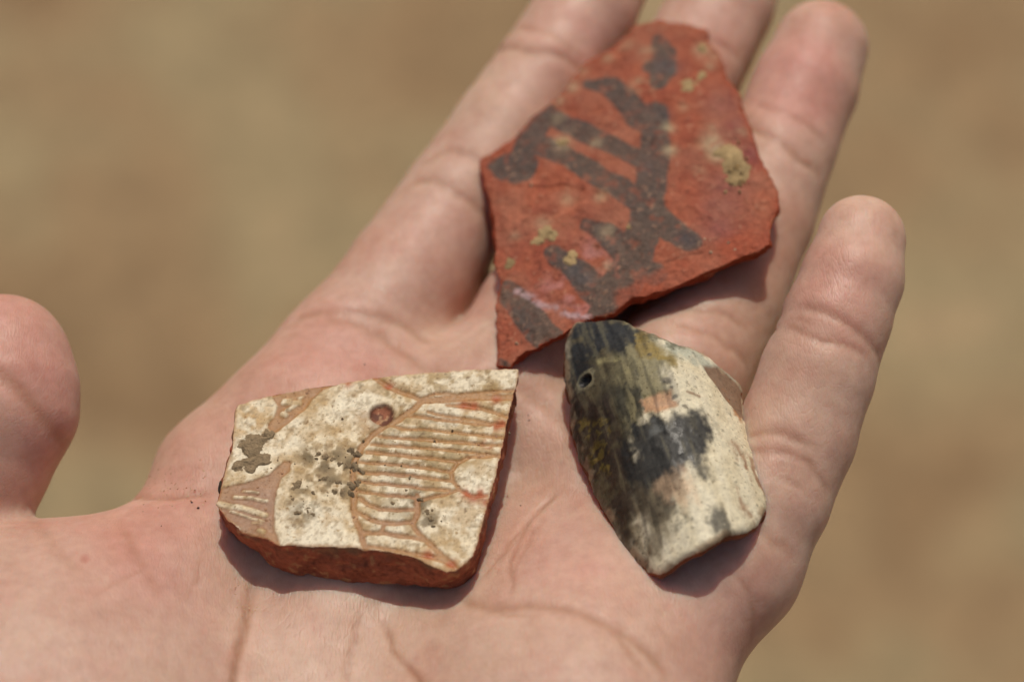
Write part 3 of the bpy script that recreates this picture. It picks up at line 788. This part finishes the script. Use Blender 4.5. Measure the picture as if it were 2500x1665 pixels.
for k, (x, y, r, h, st, an) in enumerate([(1135,650,2.6,.4,.75,.8),(1150,690,2.8,.55,.8,.6),(1165,740,1.7,.6,1.1,.2),(1100,640,1.6,.22,.8,.9),(960,345,1.7,.4,1.25,.5),(1010,305,1.0,.35,1,.2),(370,965,1.6,.3,1,0),(330,990,1.1,.25,1.2,1),(465,1070,1.35,.45,.8,.3),(210,1080,1.05,.4,1,0),(708,945,.75,.35,.75,.2),(1010,180,.9,.3,.9,0),(430,592,.95,.25,1,0)]):
    lump('soil_crust', fr, e, M_soil, fr.face(R_((x, y)))[0], r, h, crust*(.85+.3*rs.rand()), 200+k, z=cz, stretch=st, ang=an, rag=.6, nseg=64, nring=20)
for k in range(26):
    a, b = rs.normal(0, 1, 2)
    lump('soil_grain', fr, e, M_soil, fr.face(R_((1160+a*30, 710+b*42)))[0], .22+.2*rs.rand(), .5+.4*rs.rand(), (crust if rs.rand() < .8 else srgb(178, 130, 40))*(.8+.5*rs.rand()), 240+k, z=cz, nseg=9, nring=4)
for k, (x, y) in enumerate([(1050,1003),(1025,1000),(1122,1013),(1150,1042),(1050,1050),(235,1398),(300,765)]):
    lump('soil_grain', fr, e, M_soil, fr.face(R_((x, y)))[0], .28, .4, srgb(196, 170, 140), 270+k, z=cz, nseg=10, nring=4)

# ---- curved mottled sherd ----------------------------------------------------
def S_(*pts): return [(1330+x/2.24, 740+y/2.24) for x, y in pts]
fs = Frame((1412, 778, 7.2), (1600, 1395, 4.2), (1850, 1120, 5.6))
TS = 2.6
axis = fs.face(S_((200,90),(620,1440)))
ax0, ax1 = axis; al = np.linalg.norm(ax1-ax0); adir = (ax1-ax0)/al; acr = np.array([-adir[1], adir[0]])
def arch(x, y):
    s_ = ((x-ax0[0])*adir[0]+(y-ax0[1])*adir[1])/al           # 0 at the tip, 1 at the blunt end
    t = (x-ax0[0])*acr[0]+(y-ax0[1])*acr[1]                   # across; positive to the right
    t = t-6.2
    w = np.where(t < 0, 9.8, 12.5)
    h = 8.2*(1-np.abs(np.clip(t/w, -1.5, 1.5))**1.9)
    return h*smooth(-.25, .45, s_)-2.4*(1-smooth(-.1, .35, s_))*0-1.2*smooth(.75, 1.1, s_)
sp = fs.face(S_((150,105),(180,85),(300,88),(370,82),(440,92),(480,115),(560,150),(700,205),(830,250),(920,310),(1000,370),(1070,440),(1095,520),(1108,640),(1120,720),(1150,800),(1190,890),(1228,985),(1222,1080),(1200,1150),(1160,1215),(1110,1235),(1060,1255),(990,1268),(940,1300),(860,1345),(760,1395),(700,1440),(640,1475),(570,1465),(510,1420),(440,1330),(380,1240),(300,1090),(230,930),(180,800),(140,680),(128,600),(135,540),(112,450),(105,330),(108,230),(125,160)), arch)
lsn = LUT(sp)
def shell_field(L):
    L = np.asarray(L, float); x, y, z = L.T
    a = arch(x, y)
    d = lsn(x, y)+(fbm(L, 2.5, 3, 341)-.5)*.7+(fbm(L, .8, 2, 343)-.5)*.3
    return smax(smax(d, (z-a)*.8, .9), (a-TS-z)*.8, .7)
lo = np.r_[sp.min(0)-1.5, -14]; hi = np.r_[sp.max(0)+1.5, 11]
SV, SF = field_mesh(shell_field, lo, hi, .22, 5)
SN = vnorm(SV, SF)
sa = arch(SV[:, 0], SV[:, 1])
P2 = SV[:, :2]; P3 = np.c_[P2, np.zeros(len(P2))]
outer = (SV[:, 2] > sa-.9)
n1, n2, n3 = fbm(P3, 6, 4, 371), fbm(P3, 1.6, 3, 373), fbm(P3, .6, 3, 375)
# streaks run along the sherd
Q = np.c_[(P2@adir)*.28, P2@acr, np.zeros(len(P2))]; st = fbm(Q, 1.2, 4, 377)
PW = P2+np.c_[fbm(P3, 2.2, 3, 351)-.5, fbm(P3, 2.2, 3, 353)-.5]*1.6
SS = 39.0
pitc = fs.face(S_((222, 425)), arch)[0]; dpt = np.linalg.norm(P2-pitc, axis=1); spit = smooth(.9, .7, dpt)
def pol(a, *pts, soft=.5, src=None):
    d_ = poly2(PW if src is None else src, fs.face(S_(*pts), arch))
    if src is None: d_ = d_+(st-.5)*3.4+(n3-.5)*1.6; soft = soft*1.1
    return a*smooth(soft, -soft, d_)
cS = np.tile(srgb(226, 214, 182), (len(SV), 1))
cS = mixc(cS, smooth(.5, .7, st)*.3, srgb(232, 224, 200)); cS = mixc(cS, smooth(.5, .3, st)*.35, srgb(204, 186, 146))
ol = srgb(120, 111, 76); dk = srgb(50, 49, 47); bd_ = srgb(62, 50, 40)
cS = mixc(cS, pol(.9, (100,60),(460,80),(640,230),(700,300),(640,420),(700,500),(560,620),(480,760),(500,980),(480,1200),(520,1480),(300,1200),(100,700), soft=1.0), ol)
cS = mixc(cS, pol(.8, (90,60),(420,60),(420,300),(440,620),(440,800),(470,1000),(470,1250),(520,1480),(300,1250),(80,700), soft=1.2), srgb(70, 61, 45))
cS = mixc(cS, pol(1, (700,205),(830,250),(1070,440),(1090,520),(960,420),(860,345),(700,270),(600,200), soft=.7)*.75, srgb(172, 176, 158))
cS = mixc(cS, pol(.8, (430,90),(560,150),(780,240),(700,240),(560,190), soft=.4), srgb(96, 92, 70))
cS = mixc(cS, pol(.95, (90,60),(460,70),(540,190),(520,270),(470,240),(440,330),(330,280),(260,310),(290,370),(220,500),(330,520),(350,640),(240,640),(190,700),(200,760),(90,720), soft=.8)*smooth(.28, .44, n2+.15*(n3-.5)+.03), srgb(46, 47, 48))
cS = mixc(cS, pol(.8, (250,280),(420,290),(520,380),(440,420),(320,400), soft=.8)*smooth(.42, .6, n2), srgb(162, 152, 108))
cS = mixc(cS, pol(.7, (520,180),(640,250),(720,330),(600,320),(500,260), soft=.6), srgb(150, 126, 62))
cS = mixc(cS, pol(.85, (320,430),(560,430),(600,560),(480,700),(330,640), soft=1.0)*smooth(.40, .54, st), srgb(66, 63, 52))
cS = mixc(cS, pol(.9, (100,440),(330,500),(350,640),(420,760),(470,900),(520,1040),(510,1240),(520,1380),(420,1330),(200,850), soft=1.0)*smooth(.3, .55, n2+.1), bd_)
cS = mixc(cS, pol(.8, (210,640),(300,640),(320,720),(230,730), soft=.4)*smooth(.4, .55, n3)*.6, srgb(146, 126, 58))
cS = mixc(cS, pol(.6, (260,760),(330,780),(330,900),(280,900), soft=.6)*smooth(.45, .6, n3), srgb(150, 128, 58))
cS = mixc(cS, pol(.97, (450,690),(530,635),(640,620),(760,615),(850,570),(905,640),(950,690),(870,760),(860,870),(890,940),(770,900),(710,990),(690,1090),(640,1180),(560,1200),(480,1080),(440,860), soft=.8), dk)
cS = mixc(cS, pol(.35, (500,680),(600,660),(720,700),(700,760),(560,760),(480,740), soft=.8)*smooth(.5, .65, n2), srgb(128, 130, 126))
cS = mixc(cS, pol(.85, (600,1060),(700,1060),(760,1180),(740,1230),(660,1180), soft=.7)*smooth(.28, .5, n2+.05), srgb(70, 68, 62))
cS = mixc(cS, pol(.85, (880,1100),(950,1120),(990,1200),(1010,1250),(930,1280),(870,1200), soft=.7), srgb(72, 68, 60))
cS = mixc(cS, pol(.8, (480,1000),(660,1050),(700,1250),(640,1400),(520,1400),(500,1200), soft=1.0), srgb(116, 104, 82))
cS = mixc(cS, pol(.85, (560,1360),(700,1340),(720,1430),(620,1480),(530,1440), soft=.6)*smooth(.35, .55, n2+.05), srgb(104, 78, 52))
cS = mixc(cS, pol(.7, (640,1000),(760,900),(830,960),(820,1100),(760,1080),(680,1040), soft=.9), srgb(214, 180, 144))
cS = mixc(cS, pol(.95, (530,510),(600,495),(690,480),(735,560),(640,590),(545,608), soft=.35, src=PW+np.c_[n3-.5, n2-.5]*1.2), srgb(192, 146, 108))
cS = mixc(cS, pol(.95, (868,345),(955,350),(1040,420),(1090,490),(1106,650),(1060,610),(985,520),(900,400), soft=.25, src=P2+(PW-P2)*.3), srgb(132, 104, 82))
cS = mixc(cS, pol(.8, (930,430),(990,470),(1080,640),(1050,600), soft=.3), srgb(166, 112, 66))
for q in (((1020,760),(1150,860),(1180,960),(1080,900)), ((1080,860),(1210,960),(1220,1060),(1120,960)), ((1050,1010),(1100,1080),(1150,1200),(1090,1140)), ((1160,960),(1225,1000),(1210,1100),(1170,1050))):
    cS = mixc(cS, pol(.75, *q, soft=.5)*smooth(.36, .5, st), srgb(146, 102, 70))
for (x, y, r) in ((660,425,.7),(690,470,.35),(715,515,.4),(770,565,.4),(570,275,.4),(445,425,.3)):
    c = fs.face(S_((x, y)), arch)[0]; cS = mixc(cS, .8*smooth(r*1.3, r*.6, np.linalg.norm(PW-c, axis=1)), srgb(82, 74, 62))
q = seg2(P2, fs.face(S_((780,485),(845,510)), arch)); cS = mixc(cS, .8*smooth(.3, .12, q), srgb(142, 110, 84))
cS = mixc(cS, smooth(1.5, 1.2, dpt+(n3-.5)*1.0)*smooth(.8, 1.0, dpt)*.55, srgb(156, 148, 118))
cS = mixc(cS, spit, srgb(38, 36, 34))
cS = mixc(cS, smooth(.72, .8, n3)*.5, srgb(70, 64, 54))
cS = mixc(cS, smooth(.9, .25, -lsn(P2[:, 0], P2[:, 1]))*smooth(.45, .6, n2)*.6, srgb(150, 104, 74))
fs_ = fbm(np.c_[(P2@adir)*.12, P2@acr, np.zeros(len(P2))], .55, 3, 391)
zone = smooth(2.5, -2.5, poly2(P2, fs.face(S_((90,60),(460,60),(640,250),(760,420),(700,620),(950,690),(850,900),(700,1100),(560,1480),(80,900)), arch)))
cS = cS*(1-zone*.45*smooth(.5, .7, fs_))[:, None]; cS = mixc(cS, zone*.16*smooth(.45, .3, fs_), srgb(168, 156, 116))
wearE = smooth(1.0, .3, -lsn(P2[:, 0], P2[:, 1])+1.2*(n3-.5))
cS = mixc(cS, wearE*.45*smooth(.45, .6, n2), srgb(176, 160, 128))
rS = .42+.25*n2-.2*smooth(.12, .04, cS.mean(1))*smooth(.4, .6, n3)
inner = np.tile(srgb(146, 88, 62), (len(SV), 1)); inner = mixc(inner, smooth(.4, .65, n2)*.6, srgb(104, 66, 48))
dzs = (fbm(P3, 2.2, 3, 361)-.5)*.3+(n3-.5)*.12-.25*pol(1, (868,345),(955,350),(1040,420),(1090,490),(1106,650),(1060,610),(985,520),(900,400), soft=.2, src=P2)-.12*pol(1, (530,510),(690,480),(735,560),(545,608), soft=.15, src=P2)
dzs += .14*(st-.5); dzs -= spit*.8*np.sqrt(np.clip(1-(dpt/1.05)**2, 0, 1))
SV2 = SV.copy(); SV2 += SN*np.where(outer, dzs, (n2-.5)*.4)[:, None]
e = empty('curved_mottled_sherd', None)
tag(e, 'small arched sherd mottled black, olive and cream with a tiny pit, beside the little finger', 'sherd', 'sherds held in the palm')
wS = fs.to_world(SV2); ff = outer[SF].all(1)
u, f = submesh(SV, SF, ff)
link_mesh('burnished_face', wS[u], f, M_burn, e, col=cS[u], attrs={'rough': rS[u]})['label'] = 'glossy mottled outer face'
u, f = submesh(SV, SF, ~ff)
link_mesh('clay_body', wS[u], f, M_clay, e, col=inner[u], attrs={'rough': np.full(len(u), .85)})['label'] = 'brown broken rim and hollow inside'
# ------------------------------------------------------------------ specks of soil on the skin
rs = np.random.RandomState(11)
V, Fq, C = [], [], []
def speck(p, n, r, c):
    a = np.cross(n, [1, 0, 0]); a /= np.linalg.norm(a); b = np.cross(n, a)
    k = len(V); m = 6
    for zz, rr in ((-.1, 1.0), (.35, .8)):
        for j in range(m):
            t = 6.283*j/m; q = r*rr*(.7+.6*rs.rand())
            V.append(p+n*(zz*r+.02)+a*q*math.cos(t)+b*q*math.sin(t)); C.append(c)
    V.append(p+n*r*.7); C.append(c)
    for j in range(m):
        Fq.append((k+j, k+(j+1) % m, k+m+(j+1) % m, k+m+j)); Fq.append((k+m+j, k+m+(j+1) % m, k+2*m, k+2*m))
dark = srgb(60, 48, 40); sand = srgb(206, 178, 140)
L = [(u, v, r, dark) for u, v, r in ((468, 1226, .16), (484, 1240, .22), (394, 1284, .1), (890, 890, .12), (1292, 1026, .12), (1271, 1234, .1), (1290, 1013, .08))]
for k in range(110):
    u, v = rs.normal(430, 55), rs.normal(1190, 28)
    if v < 1120 or u > 520: continue
    L.append((u, v, .05+.07*rs.rand(), sand*(.6+.5*rs.rand()) if rs.rand() < .75 else srgb(150, 96, 56)))
for k in range(40): L.append((rs.uniform(560, 640), rs.uniform(1410, 1500), .05+.05*rs.rand(), sand))
PP = on_skins([q[:2] for q in L]); NN = gradient(hand_field, PP)
for q, p, n in zip(L, PP, NN): speck(p, n, q[2], q[3])
tri = [f[:3] for f in Fq if f[2] == f[3]]+[t for f in Fq if f[2] != f[3] for t in (f[:3], (f[0], f[2], f[3]))]
sp_ = link_mesh('sand_specks', np.array(V), np.array(tri), M_soil, col=np.array(C), attrs={'rough': np.full(len(V), .9)})
tag(sp_, 'tiny specks of sand and soil stuck to the skin beside the cream sherd', 'sand', kind='stuff')
